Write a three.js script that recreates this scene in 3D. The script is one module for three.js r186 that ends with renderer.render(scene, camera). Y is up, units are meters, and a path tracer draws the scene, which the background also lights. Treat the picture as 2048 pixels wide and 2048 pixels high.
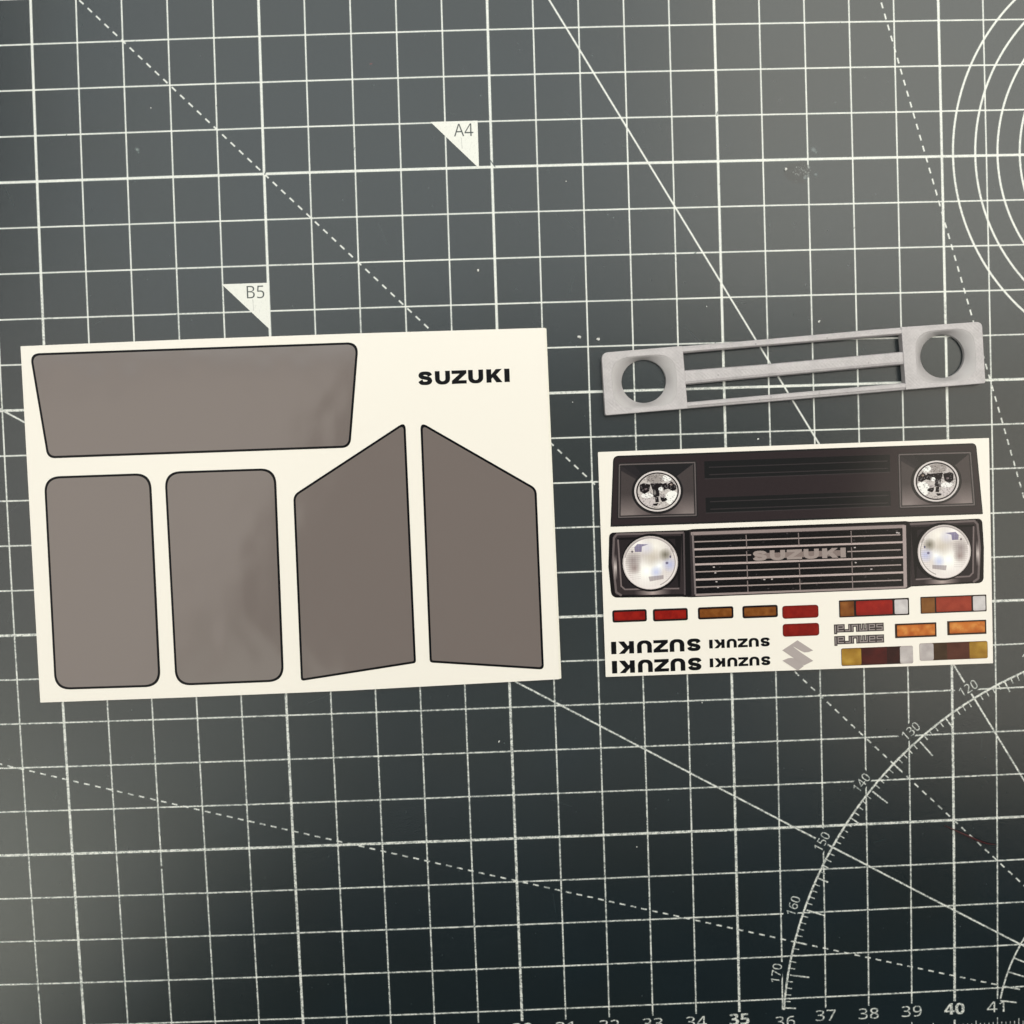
import * as THREE from 'three';
import { RectAreaLightUniformsLib } from 'three/addons/lights/RectAreaLightUniformsLib.js';
import { mergeGeometries } from 'three/addons/utils/BufferGeometryUtils.js';

// ───────────────────────── camera, light, exposure ─────────────────────────
const scene = new THREE.Scene();
const camera = new THREE.PerspectiveCamera(53.92, 1, 0.01, 20);
camera.position.set(-0.001462, 0.225152, -0.01286);
camera.quaternion.set(-0.72086, -0.017236, -0.006661, 0.692834);
const renderer = new THREE.WebGLRenderer({ antialias: true });
renderer.toneMapping = THREE.LinearToneMapping;
renderer.toneMappingExposure = 1.04;
renderer.shadowMap.enabled = true;
RectAreaLightUniformsLib.init();
scene.background = new THREE.Color(0.03, 0.036, 0.046);      // the dim room that the mat and the glossy print reflect

// Light panels stand for the bright sides of the room: glowing sheets overhead, each with an area light of the same size on its face.
// Between and below them the room is dark; the glossy print and the mat mirror that.
function lightPanel(name, label, w, l, [x, y, z], degrees, color, strength) {
  const root = new THREE.Group();
  root.name = name;
  root.position.set(x, y, z);
  root.rotation.y = degrees * Math.PI / 180;
  root.userData = { label, category: 'light panel' };
  const c = new THREE.Color(...color);
  const housing = new THREE.Mesh(new THREE.BoxGeometry(w + 0.01, 0.012, l + 0.01), new THREE.MeshStandardMaterial({ color: 0x202020, roughness: 0.8 }));
  housing.name = 'panel_housing';
  housing.position.y = 0.008;
  const glow = new THREE.Mesh(new THREE.PlaneGeometry(w, l).rotateX(Math.PI / 2), new THREE.MeshStandardMaterial({ color: 0x000000, emissive: c, emissiveIntensity: strength * 0.2, roughness: 1 }));
  glow.name = 'glowing_face';
  const lamp = new THREE.RectAreaLight(c, strength * 0.8, w, l);
  lamp.name = 'panel_light';
  lamp.position.y = -0.002;
  lamp.rotation.x = -Math.PI / 2;                              // shines down
  root.add(housing, glow, lamp);
  scene.add(root);
}
lightPanel('overhead_light', 'large white light panel over the far left of the mat', 0.54, 0.63, [-0.13, 0.6, -0.435], 0, [0.95, 1, 0.98], 2.75);
lightPanel('overhead_light_001', 'warm light panel over the left edge of the mat', 0.35, 0.45, [-0.34, 0.63, -0.08], -36.4, [1, 0.96, 0.88], 2.5);
lightPanel('overhead_light_002', 'light panel over the near left corner of the mat', 0.36, 0.36, [-0.545, 0.64, 0.335], -43.7, [1, 1, 0.86], 3.9);
lightPanel('overhead_light_007', 'broad light panel over the near left quarter of the mat', 0.40, 0.36, [-0.402, 0.65, 0.165], -43.7, [0.98, 1, 0.9], 2.2);
lightPanel('overhead_light_003', 'warm light panel over the right edge of the mat', 0.32, 0.40, [0.462, 0.62, 0.05], -14, [1, 0.92, 0.78], 2.9);
lightPanel('overhead_light_004', 'dim light panel over the middle of the mat', 0.75, 0.3, [0.03, 0.67, 0.03], 0, [0.97, 1, 0.96], 0.75);
lightPanel('overhead_light_006', 'long narrow light panel over the near half of the mat', 0.60, 0.14, [0.03, 0.66, 0.23], 4, [0.95, 1, 0.97], 0.95);
lightPanel('overhead_light_005', 'large warm light panel over the far right of the mat', 0.48, 0.63, [0.385, 0.6, -0.435], 0, [1, 0.99, 0.9], 4.4);

// ───────────────────────── helpers ─────────────────────────
const CM = 0.01;
let seed = 7;
const rnd = () => { seed = (seed * 1664525 + 1013904223) >>> 0; return seed / 4294967296; };
const clamp = (x, a, b) => Math.min(b, Math.max(a, x));
const hash = (x, y) => { let h = (x * 374761393 + y * 668265263) | 0; h = Math.imul(h ^ (h >>> 13), 1274126177); return ((h ^ (h >>> 16)) >>> 0) / 4294967296; };
function vnoise(x, y) {
  const ix = Math.floor(x), iy = Math.floor(y), fx = x - ix, fy = y - iy, u = fx * fx * (3 - 2 * fx), v = fy * fy * (3 - 2 * fy);
  const a = hash(ix, iy), b = hash(ix + 1, iy), c = hash(ix, iy + 1), d = hash(ix + 1, iy + 1);
  return a + (b - a) * u + (c - a) * v + (a - b - c + d) * u * v;
}
const counts = {};
function numbered(name) { const n = counts[name] = (counts[name] ?? -1) + 1; return n ? name + '_' + String(n).padStart(3, '0') : name; }
function thing(name, label, category, group) {
  const o = new THREE.Group();
  o.name = numbered(name);
  o.userData = { label, category };
  if (group) o.userData.group = group;
  scene.add(o);
  return o;
}
function part(name, geometry, material, parent, label) {
  const m = new THREE.Mesh(geometry, material);
  m.name = name;
  m.castShadow = m.receiveShadow = true;
  if (label) m.userData.label = label;
  parent.add(m);
  return m;
}
// A closed outline through pts (cm) with every corner rounded by its radius.
function outline(pts, radius, Kind = THREE.Shape) {
  const s = new Kind(), n = pts.length;
  for (let i = 0; i < n; i++) {
    const p = pts[i], a = pts[(i + n - 1) % n], b = pts[(i + 1) % n];
    const la = Math.hypot(a[0] - p[0], a[1] - p[1]), lb = Math.hypot(b[0] - p[0], b[1] - p[1]);
    const ang = Math.acos(clamp(((a[0] - p[0]) * (b[0] - p[0]) + (a[1] - p[1]) * (b[1] - p[1])) / (la * lb), -1, 1));
    const r = Array.isArray(radius) ? radius[i] : radius, t = r > 0 ? Math.min(r / Math.tan(ang / 2), la * 0.49, lb * 0.49) : 0;
    const s0 = [p[0] + (a[0] - p[0]) / la * t, p[1] + (a[1] - p[1]) / la * t], s1 = [p[0] + (b[0] - p[0]) / lb * t, p[1] + (b[1] - p[1]) / lb * t];
    if (i) s.lineTo(s0[0] * CM, s0[1] * CM); else s.moveTo(s0[0] * CM, s0[1] * CM);
    if (r > 0) s.quadraticCurveTo(p[0] * CM, p[1] * CM, s1[0] * CM, s1[1] * CM);
  }
  s.closePath();
  return s;
}
function ellipse(x, y, rx, ry) { const s = new THREE.Shape(); s.absellipse(x * CM, y * CM, rx * CM, ry * CM, 0, Math.PI * 2); return s; }
const rect = (x0, y0, x1, y1, r = 0) => outline([[x0, y1], [x1, y1], [x1, y0], [x0, y0]], r);
// Lies flat: shape x goes right, shape y goes away from the viewer, thickness goes up from y0 to y1 (cm). uv runs over box (cm).
function slab(shapes, y0, y1, box, bevel = 0) {
  const g = new THREE.ExtrudeGeometry(shapes, { depth: (y1 - y0 - 2 * bevel) * CM, bevelEnabled: bevel > 0, bevelThickness: bevel * CM, bevelSize: bevel * CM, bevelOffset: -bevel * CM, bevelSegments: 2, curveSegments: 20 });
  const p = g.attributes.position, uv = g.attributes.uv;
  if (box) for (let i = 0; i < p.count; i++) uv.setXY(i, (p.getX(i) / CM - box[0]) / (box[2] - box[0]), (p.getY(i) / CM - box[1]) / (box[3] - box[1]));
  g.rotateX(-Math.PI / 2);
  g.translate(0, (y0 + bevel) * CM, 0);
  return g;
}
// A print: draw() paints in cm with y up.
function print(box, perCm, draw) {
  const c = document.createElement('canvas');
  c.width = Math.round((box[2] - box[0]) * perCm); c.height = Math.round((box[3] - box[1]) * perCm);
  const ctx = c.getContext('2d');
  ctx.setTransform(perCm, 0, 0, -perCm, -box[0] * perCm, box[3] * perCm);
  draw(ctx, c);
  return texture(c);
}
function texture(c) { const t = new THREE.CanvasTexture(c); t.colorSpace = THREE.SRGBColorSpace; t.anisotropy = 8; return t; }
const rgb = (r, g, b, a = 1) => `rgba(${r},${g},${b},${a})`;
function poly(ctx, pts, fill) { ctx.beginPath(); pts.forEach((p, i) => i ? ctx.lineTo(...p) : ctx.moveTo(...p)); ctx.closePath(); ctx.fillStyle = fill; ctx.fill(); }
function line(ctx, pts, width, stroke) { ctx.beginPath(); pts.forEach((p, i) => i ? ctx.lineTo(...p) : ctx.moveTo(...p)); ctx.lineWidth = width; ctx.strokeStyle = stroke; ctx.stroke(); }
function speckle(ctx, c, amount) {                             // the grain of an ink-jet print
  const d = ctx.getImageData(0, 0, c.width, c.height);
  for (let i = 0; i < d.data.length; i += 4) { const n = (rnd() - 0.5) * amount; for (let k = 0; k < 3; k++) d.data[i + k] = clamp(d.data[i + k] + n, 0, 255); }
  ctx.putImageData(d, 0, 0);
}
const grain = (() => {                                          // a tile of fine grain, for bumps
  const n = 512, a = new Uint8Array(n * n * 4);
  for (let i = 0; i < n * n; i++) { const x = i % n, y = (i / n) | 0, v = 60 + 110 * hash(x >> 1, y >> 1) + 60 * hash(x >> 2, (y >> 2) + 991) + 20 * hash(x, y + 77); a[i * 4] = a[i * 4 + 1] = a[i * 4 + 2] = v; a[i * 4 + 3] = 255; }
  const t = new THREE.DataTexture(a, n, n);
  t.wrapS = t.wrapT = THREE.RepeatWrapping; t.magFilter = THREE.LinearFilter; t.needsUpdate = true;
  return t;
})();
function grainAt(repeatX, repeatY) { const t = grain.clone(); t.repeat.set(repeatX, repeatY); t.needsUpdate = true; return t; }

// ───────────────────────── the cutting mat ─────────────────────────
// Print coordinates are the mat's own: column and row of its centimetre grid. Column 30, row 12 is the origin of the scene.
// The rubber has stretched by up to a millimetre; the print follows it.
const TX = [[0, 0, -0.019], [0, 1, -0.0161], [0, 2, 0.0313], [0, 3, 0.0077], [0, 4, -0.0036], [1, 0, 0.0853], [1, 1, 0.0011], [1, 2, -0.091], [1, 3, 0.0113], [2, 0, -0.0131], [2, 1, -0.0036], [2, 2, -0.0026], [3, 0, -0.057], [3, 1, -0.0029], [4, 0, 0.0339]];
const TY = [[0, 0, -0.005], [0, 1, 0.0584], [0, 2, 0.0213], [0, 3, -0.0573], [0, 4, -0.0139], [1, 0, -0.0097], [1, 1, -0.0103], [1, 2, -0.0018], [1, 3, 0.0135], [2, 0, -0.0063], [2, 1, -0.0713], [2, 2, -0.0041], [3, 0, -0.0002], [3, 1, -0.0043], [4, 0, 0.0123]];
function stretched(col, row) {
  const x = col - 30, y = row - 12, u = clamp(x, -12.2, 12.2) / 11, v = clamp(y, -12.2, 12.2) / 11;
  let dx = 0, dy = 0;
  for (const [i, j, c] of TX) dx += c * u ** i * v ** j;
  for (const [i, j, c] of TY) dy += c * u ** i * v ** j;
  return [x + dx, y + dy];
}
const THIN = 0.036, BOLD = 0.06;
function printMat(ctx, detailed) {
  const W = 'white';
  const run = (c0, r0, c1, r1, w) => {                          // a printed line
    const n = Math.max(2, Math.ceil(Math.hypot(c1 - c0, r1 - r0) / 0.5)), pts = [];
    for (let i = 0; i <= n; i++) pts.push(stretched(c0 + (c1 - c0) * i / n, r0 + (r1 - r0) * i / n));
    line(ctx, pts, w, W);
  };
  const dashed = (c0, r0, c1, r1) => {
    const L = Math.hypot(c1 - c0, r1 - r0), step = 0.2525;
    for (let t = 0.06; t < L; t += step) { const e = Math.min(L, t + 0.135); run(c0 + (c1 - c0) * t / L, r0 + (r1 - r0) * t / L, c0 + (c1 - c0) * e / L, r0 + (r1 - r0) * e / L, 0.038); }
  };
  const arc = (c, r, R, a0, a1, w) => {
    const pts = [];
    for (let i = 0; i <= 160; i++) { const a = (a0 + (a1 - a0) * i / 160) * Math.PI / 180; pts.push(stretched(c + R * Math.cos(a), r + R * Math.sin(a))); }
    line(ctx, pts, w, W);
  };
  const text = (s, col, row, size, turn, bold, wide = 1.12) => {
    const [x, y] = stretched(col, row);
    ctx.save(); ctx.translate(x, y); ctx.rotate(turn); ctx.scale(0.01 * wide, -0.01);
    ctx.font = (bold ? 'bold ' : '') + size * 136 + 'px sans-serif'; ctx.textAlign = 'center'; ctx.textBaseline = 'middle'; ctx.fillStyle = W;
    ctx.fillText(s, 0, 0);
    if (!bold) { ctx.strokeStyle = 'black'; ctx.lineWidth = 0.3; ctx.strokeText(s, 0, 0); }
    ctx.restore();
  };
  const blank = (col, row, w, h, turn) => { const [x, y] = stretched(col, row); ctx.save(); ctx.translate(x, y); ctx.rotate(turn); ctx.fillStyle = 'black'; ctx.fillRect(-w / 2, -h / 2, w, h); ctx.restore(); };
  ctx.lineCap = 'butt'; ctx.lineJoin = 'round';
  for (let c = 0; c <= 57; c++) run(c, 0.74, c, 43, c % 5 ? THIN : BOLD);
  for (let r = 1; r <= 43; r++) run(0, r, 57, r, r % 5 ? THIN : BOLD);
  // centimetre numbers and the millimetre scale under them
  run(0, 0, 57, 0, THIN);
  for (let m = 0; m <= 570; m++) run(m / 10, 0, m / 10, m % 10 ? (m % 5 ? 0.19 : 0.25) : 0.3, m % 50 ? 0.022 : 0.05);
  for (let c = 1; c <= 57; c++) { if (c === 36) continue; text(String(c), c, 0.555, c % 5 ? 0.26 : 0.27, 0, !(c % 5), c % 5 ? 1.3 : 1.2); }
  text('36', 36.06, 0.46, 0.25, 0, false, 1.3);
  // the protractor round column 45 on the base line
  const D = Math.PI / 180, at = (a, R) => [45 + R * Math.cos(a * D), R * Math.sin(a * D)];
  for (const a of [30, 60, 120, 150]) run(...at(a, 4), ...at(a, 60), 0.042);
  for (const a of [15, 45, 75, 105, 135, 165]) dashed(...at(a, 4.1), ...at(a, 58));
  for (const a of [10, 20, 30, 40, 50, 60, 70, 80, 90, 100, 110, 120, 130, 140, 150, 160, 170]) {
    const turn = (a - 90) * D;
    blank(...at(a, 9.28), 0.56, 0.3, turn);
    text(String(a), ...at(a, 9.27), 0.215, turn, false, 0.98);
  }
  arc(45, 0, 9, 4.7, 175.3, 0.05);
  for (let a = 5; a <= 175; a++) run(...at(a, a % 10 ? 9 : 8.95), ...at(a, a % 10 ? (a % 5 ? 8.86 : 8.72) : 8.5), a % 5 ? 0.026 : 0.036);
  arc(45, 0, 4, 10.5, 169.5, 0.042);
  for (let a = 10; a <= 170; a += 5) run(...at(a, 4), ...at(a, 3.6), 0.036);
  for (let R = 4.75; R > 0.4; R -= 0.5) arc(45, 20, R, 0, 360, 0.05);
  if (!detailed) return;
  // corners of the paper sizes keep clear of the grid; the marks themselves are laid on as parts
}
// Centre of the mat in fine print, the rest in coarser print.
function matTexture(box, perCm, detailed) {
  const c = document.createElement('canvas');
  c.width = Math.round((box[2] - box[0]) * perCm); c.height = Math.round((box[3] - box[1]) * perCm);
  const ctx = c.getContext('2d', { willReadFrequently: true });
  ctx.fillStyle = 'black'; ctx.fillRect(0, 0, c.width, c.height);
  ctx.setTransform(perCm, 0, 0, -perCm, -box[0] * perCm, box[3] * perCm);
  printMat(ctx, detailed);
  if (detailed) {                                               // knife cuts through the print
    const k = 'black';
    for (const [a, b, w] of [[[-0.16, 8.34], [0.06, 8.02], 0.016], [[4.66, 7.76], [4.72, 7.84], 0.02], [[8.09, 5.62], [8.6, 5.94], 0.012]]) line(ctx, [a, b], w, k);
    for (let i = 0; i < 260; i++) { const x = (rnd() - 0.5) * 23, y = (rnd() - 0.5) * 23, a = 0.5 + rnd() * 0.9, l = 0.03 + rnd() * 0.07; line(ctx, [[x, y], [x + l * Math.cos(a), y + l * Math.sin(a)]], 0.008 + rnd() * 0.01, k); }
  }
  const img = ctx.getImageData(0, 0, c.width, c.height), d = img.data, w = c.width;
  for (let j = 0; j < c.height; j++) {
    for (let i = 0; i < w; i++) {
      const o = (j * w + i) * 4, X = box[0] + i / perCm, Y = box[3] - j / perCm;
      let m = d[o] / 255;
      const cloud = vnoise(X * 0.45 + 9, Y * 0.45) * 0.6 + vnoise(X * 1.7, Y * 1.7 + 31) * 0.4;
      if (m > 0 && detailed) {
        const worn = clamp(0.7 - (Y + 6) * 0.06 + (vnoise(X * 1.3 + 50, Y * 1.3) - 0.5) * 0.7, 0.06, 0.6);
        const n = 0.55 * hash((X * 42 + Y * 9) | 0, ((Y * 52) | 0) + 4001) + 0.45 * vnoise(X * 17, Y * 24 + 300);
        m *= 1 - worn * clamp((n - 0.42) * 3.2, 0, 1) * (m > 0.95 ? 0.62 : 1.15);
        m = clamp(m, 0, 1) * (0.93 + 0.07 * hash(i >> 1, j >> 1));
      }
      const g = (0.93 + 0.14 * cloud) * (0.965 + 0.07 * hash(i, j + 13)), tint = (vnoise(X * 0.8 + 70, Y * 0.8) - 0.5) * 5;
      // the rubber, a dark green grey; the print, a warm white
      const base = [21 * g - tint * 0.4, 30 * g, 33 * g + tint * 0.5];
      d[o] = base[0] + (222 - base[0]) * m; d[o + 1] = base[1] + (222 - base[1]) * m; d[o + 2] = base[2] + (215 - base[2]) * m;
    }
  }
  ctx.putImageData(img, 0, 0);
  if (detailed) stains(ctx);
  return texture(c);
}
function stains(ctx) {
  const blob = (x, y, r, col) => { ctx.beginPath(); ctx.ellipse(x, y, r, r * (0.6 + rnd() * 0.5), rnd() * 3, 0, 7); ctx.fillStyle = col; ctx.fill(); };
  // the scuffed spot near column 36, row 20: dark rubbed patch with pale flecks
  for (let i = 0; i < 220; i++) { const a = rnd() * 7, r = Math.sqrt(rnd()); blob(6.79 + 0.27 * r * Math.cos(a) - 0.03, 7.71 + 0.22 * r * Math.sin(a), 0.015 + rnd() * 0.05, rgb(8, 10, 11, 0.28)); }
  for (let i = 0; i < 70; i++) { const a = rnd() * 7, r = Math.sqrt(rnd()); blob(6.85 + 0.2 * r * Math.cos(a), 7.75 + 0.15 * r * Math.sin(a), 0.006 + rnd() * 0.014, rgb(160, 165, 160, 0.45)); }
  for (const [x, y, r, a] of [[6.93, 7.58, 0.06, 0.25], [6.98, 7.63, 0.04, 0.22], [7.16, 7.66, 0.05, 0.25], [7.13, 8.2, 0.06, 0.22], [7.19, 8.13, 0.04, 0.2], [-7.78, 8.62, 0.05, 0.4], [-7.75, 8.56, 0.03, 0.3]]) for (let i = 0; i < 10; i++) blob(x + (rnd() - 0.5) * r, y + (rnd() - 0.5) * r, r * (0.3 + rnd() * 0.5), rgb(130, 138, 136, a * 0.5));
  // pen dot, pen stroke and other dark marks
  blob(2.11, 3.93, 0.035, rgb(20, 22, 22, 0.8));
  line(ctx, [[2.055, 3.715], [2.08, 3.57], [2.105, 3.45]], 0.022, rgb(14, 15, 17, 0.95));
  for (const [a, b] of [[[5.33, 11.5], [5.24, 11.28]], [[5.02, 7.49], [5.06, 7.57]], [[7.74, 6.3], [8.3, 6.62]]]) line(ctx, [a, b], 0.014, rgb(22, 24, 24, 0.7));
  for (const [x, y, r] of [[-0.8, 7.37, 0.03], [8.82, 6.23, 0.025], [7.22, 2.39, 0.03], [-8.0, -7.37, 0.04], [-7.13, -8.41, 0.045], [4.62, 4.85, 0.015]]) blob(x, y, r, rgb(14, 16, 17, 0.85));
  line(ctx, [[-2.62, 10.33], [-2.56, 10.34]], 0.03, rgb(150, 40, 40, 0.55));
  // pale dust and hairline scratches
  for (let i = 0; i < 420; i++) blob((rnd() - 0.5) * 24, (rnd() - 0.5) * 24, 0.005 + rnd() * 0.008, rgb(190, 196, 192, 0.18 + rnd() * 0.35));
  for (let i = 0; i < 26; i++) { const x = (rnd() - 0.5) * 23, y = (rnd() - 0.5) * 23, a = rnd() * 3.1, l = 0.15 + rnd() * 0.5; line(ctx, [[x, y], [x + l * Math.cos(a), y + l * Math.sin(a)]], 0.008, rgb(140, 146, 144, 0.22)); }
}
const mat = thing('cutting_mat', 'dark grey rubber cutting mat with white centimetre grid under everything', 'cutting mat');
{
  const outer = [-31.5, -13.3, 28.5, 31.7], inner = [-12.4, -12.4, 12.4, 12.4];
  const fine = new THREE.MeshStandardMaterial({ map: matTexture(inner, 2048 / 24.8, true), roughness: 0.21, bumpMap: grainAt(10, 10), bumpScale: 0.00002 });
  const coarse = new THREE.MeshStandardMaterial({ map: matTexture(outer, 2040 / 60, false), roughness: 0.21 });
  const hole = new THREE.Path();
  hole.moveTo(inner[0] * CM, inner[1] * CM); hole.lineTo(inner[0] * CM, inner[3] * CM); hole.lineTo(inner[2] * CM, inner[3] * CM); hole.lineTo(inner[2] * CM, inner[1] * CM); hole.closePath();
  const rim = outline([[outer[0], outer[3]], [outer[2], outer[3]], [outer[2], outer[1]], [outer[0], outer[1]]], 0.6);
  rim.holes.push(hole);
  part('mat_border', slab(rim, -0.3, 0, outer), coarse, mat);
  part('mat_surface', slab(rect(...inner), -0.3, 0, inner), fine, mat);
  // paper-size marks: white triangles with a dark size in them
  for (const [size, corner] of [['A4', [29.7, 21]], ['B5', [25, 17.6]]]) {
    const pts = [[corner[0] - 1.02, corner[1] + 0.02], [corner[0] + 0.015, corner[1] + 0.02], [corner[0] + 0.015, corner[1] - 1.02]].map((p) => stretched(...p));
    const box = [Math.min(...pts.map((p) => p[0])), Math.min(...pts.map((p) => p[1])), Math.max(...pts.map((p) => p[0])), Math.max(...pts.map((p) => p[1]))];
    const t = print(box, 200, (ctx, c) => {
      ctx.fillStyle = rgb(222, 221, 214); ctx.fillRect(box[0], box[1], 2, 2);
      ctx.save(); ctx.translate(box[2] - 0.31, box[3] - 0.2); ctx.scale(0.01, -0.01);
      ctx.font = '38px sans-serif'; ctx.textAlign = 'center'; ctx.textBaseline = 'middle'; ctx.fillStyle = rgb(44, 50, 50); ctx.fillText(size, 0, 0); ctx.strokeStyle = rgb(222, 221, 214); ctx.lineWidth = 0.5; ctx.strokeText(size, 0, 0); ctx.restore();
      for (let i = 0; i < 160; i++) line(ctx, [[box[0] + rnd(), box[1] + rnd()], [box[0] + rnd(), box[1] + rnd()]].map((p, k, a) => k ? [a[0][0] + (rnd() - 0.5) * 0.06, a[0][1] + (rnd() - 0.5) * 0.12] : p), 0.006, rgb(150, 150, 146, 0.3));
      line(ctx, [[box[2] - 0.37, box[3] - 0.36], [box[2] - 0.36, box[3] - 0.6]], 0.008, rgb(120, 120, 118, 0.6));
      speckle(ctx, c, 14);
    });
    part('size_mark', slab(outline(pts, 0), -0.01, 0.004, box), new THREE.MeshStandardMaterial({ map: t, roughness: 0.5 }), mat, 'white triangle marked ' + size);
  }
}

// ───────────────────────── lettering ─────────────────────────
// Wide heavy capitals, one unit high.
function heavyLetters() {
  const S = (pts) => pts;
  const u = (x) => { const p = []; p.push([x, 1], [x + 0.36, 1], [x + 0.36, 0.42]); for (let i = 0; i <= 8; i++) { const a = Math.PI + Math.PI * i / 8; p.push([x + 0.575 + 0.215 * Math.cos(a), 0.4 + 0.17 * Math.sin(a)]); } p.push([x + 0.79, 1], [x + 1.15, 1]); for (let i = 0; i <= 14; i++) { const a = -Math.PI * i / 14; p.push([x + 0.575 + 0.575 * Math.sign(Math.cos(a)) * Math.abs(Math.cos(a)) ** 0.8, 0.42 + 0.44 * Math.sin(a)]); } return p; };
  const z = (x) => S([[0, 1], [1.13, 1], [1.13, 0.77], [0.5, 0.25], [1.13, 0.25], [1.13, 0], [0, 0], [0, 0.23], [0.62, 0.75], [0, 0.75]].map((p) => [p[0] + x, p[1]]));
  const k = (x) => S([[0, 1], [0.38, 1], [0.38, 0.6], [0.74, 1], [1.2, 1], [0.76, 0.58], [1.22, 0], [0.76, 0], [0.48, 0.38], [0.38, 0.28], [0.38, 0], [0, 0]].map((p) => [p[0] + x, p[1]]));
  const i = (x) => S([[x, 1], [x + 0.4, 1], [x + 0.4, 0], [x, 0]]);
  const mid = new THREE.CatmullRomCurve3([[0.86, 0.66], [0.8, 0.8], [0.52, 0.875], [0.24, 0.82], [0.17, 0.7], [0.28, 0.585], [0.52, 0.52], [0.77, 0.44], [0.85, 0.3], [0.76, 0.17], [0.5, 0.115], [0.22, 0.17], [0.13, 0.33]].map((p) => new THREE.Vector3(p[0], p[1], 0)));
  const left = [], right = [];
  for (let q = 0; q <= 44; q++) { const p = mid.getPoint(q / 44), d = mid.getTangent(q / 44), w = 0.125 + 0.055 * Math.abs(d.y); left.push([p.x - d.y * w, p.y + d.x * w]); right.unshift([p.x + d.y * w, p.y - d.x * w]); }
  return [[...left, ...right], u(1.25), z(2.53), u(3.79), k(5.18), i(6.56)].map((p) => p.map((q) => [q[0] / 6.96, q[1]]));
}
const LETTERS = heavyLetters();
// Lettering in the box of lower left corner (x, y), w by h cm; turned = upside down.
function lettering(x, y, w, h, y0, y1, turned) {
  return mergeGeometries(LETTERS.map((p) => slab(outline(p.map((q) => turned ? [x + w - q[0] * w, y + h - q[1] * h] : [x + q[0] * w, y + q[1] * h]), 0), y0, y1)));
}

// ───────────────────────── sheets ─────────────────────────
const gloss = (color, rough = 0.16, more = {}) => new THREE.MeshPhysicalMaterial({ color, roughness: rough, specularIntensity: 0.55, ...more });
const paperGrain = grainAt(3, 3);
const ripple = (() => {                                          // slow unevenness of a laid film
  const n = 256, a = new Uint8Array(n * n * 4);
  for (let i = 0; i < n * n; i++) { const x = (i % n) / n, y = ((i / n) | 0) / n, v = 255 * (0.55 * vnoise(x * 5 + 3, y * 3) + 0.3 * vnoise(x * 11, y * 7 + 9) + 0.15 * vnoise(x * 30, y * 22 + 40)); a[i * 4] = a[i * 4 + 1] = a[i * 4 + 2] = v; a[i * 4 + 3] = 255; }
  const t = new THREE.DataTexture(a, n, n);
  t.wrapS = t.wrapT = THREE.MirroredRepeatWrapping; t.magFilter = THREE.LinearFilter; t.repeat.set(9, 9); t.needsUpdate = true;
  return t;
})();
const FILM = gloss(new THREE.Color(0.8, 0.75, 0.682), 0.22, { bumpMap: paperGrain, bumpScale: 0.000004 });
const BACKING = new THREE.MeshStandardMaterial({ color: new THREE.Color(0.76, 0.72, 0.63), roughness: 0.55 });
const INK = gloss(new THREE.Color(0.003, 0.003, 0.004), 0.2, { specularIntensity: 0.2 });
const Y = { sheet: 0.034, decal: 0.04, lens: 0.043, top: 0.0455 };
function lay(o, x, up, degrees) { o.position.set(x * CM, 0, -up * CM); o.rotation.y = degrees * Math.PI / 180; return o; }

// Cut sheets lie a little bowed: the near edge stands off the mat by up to a millimetre.
const bowed = (o, lift, depth) => { o.rotation.set(-Math.atan(lift / depth), o.rotation.y, 0, 'YXZ'); return o; };

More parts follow.
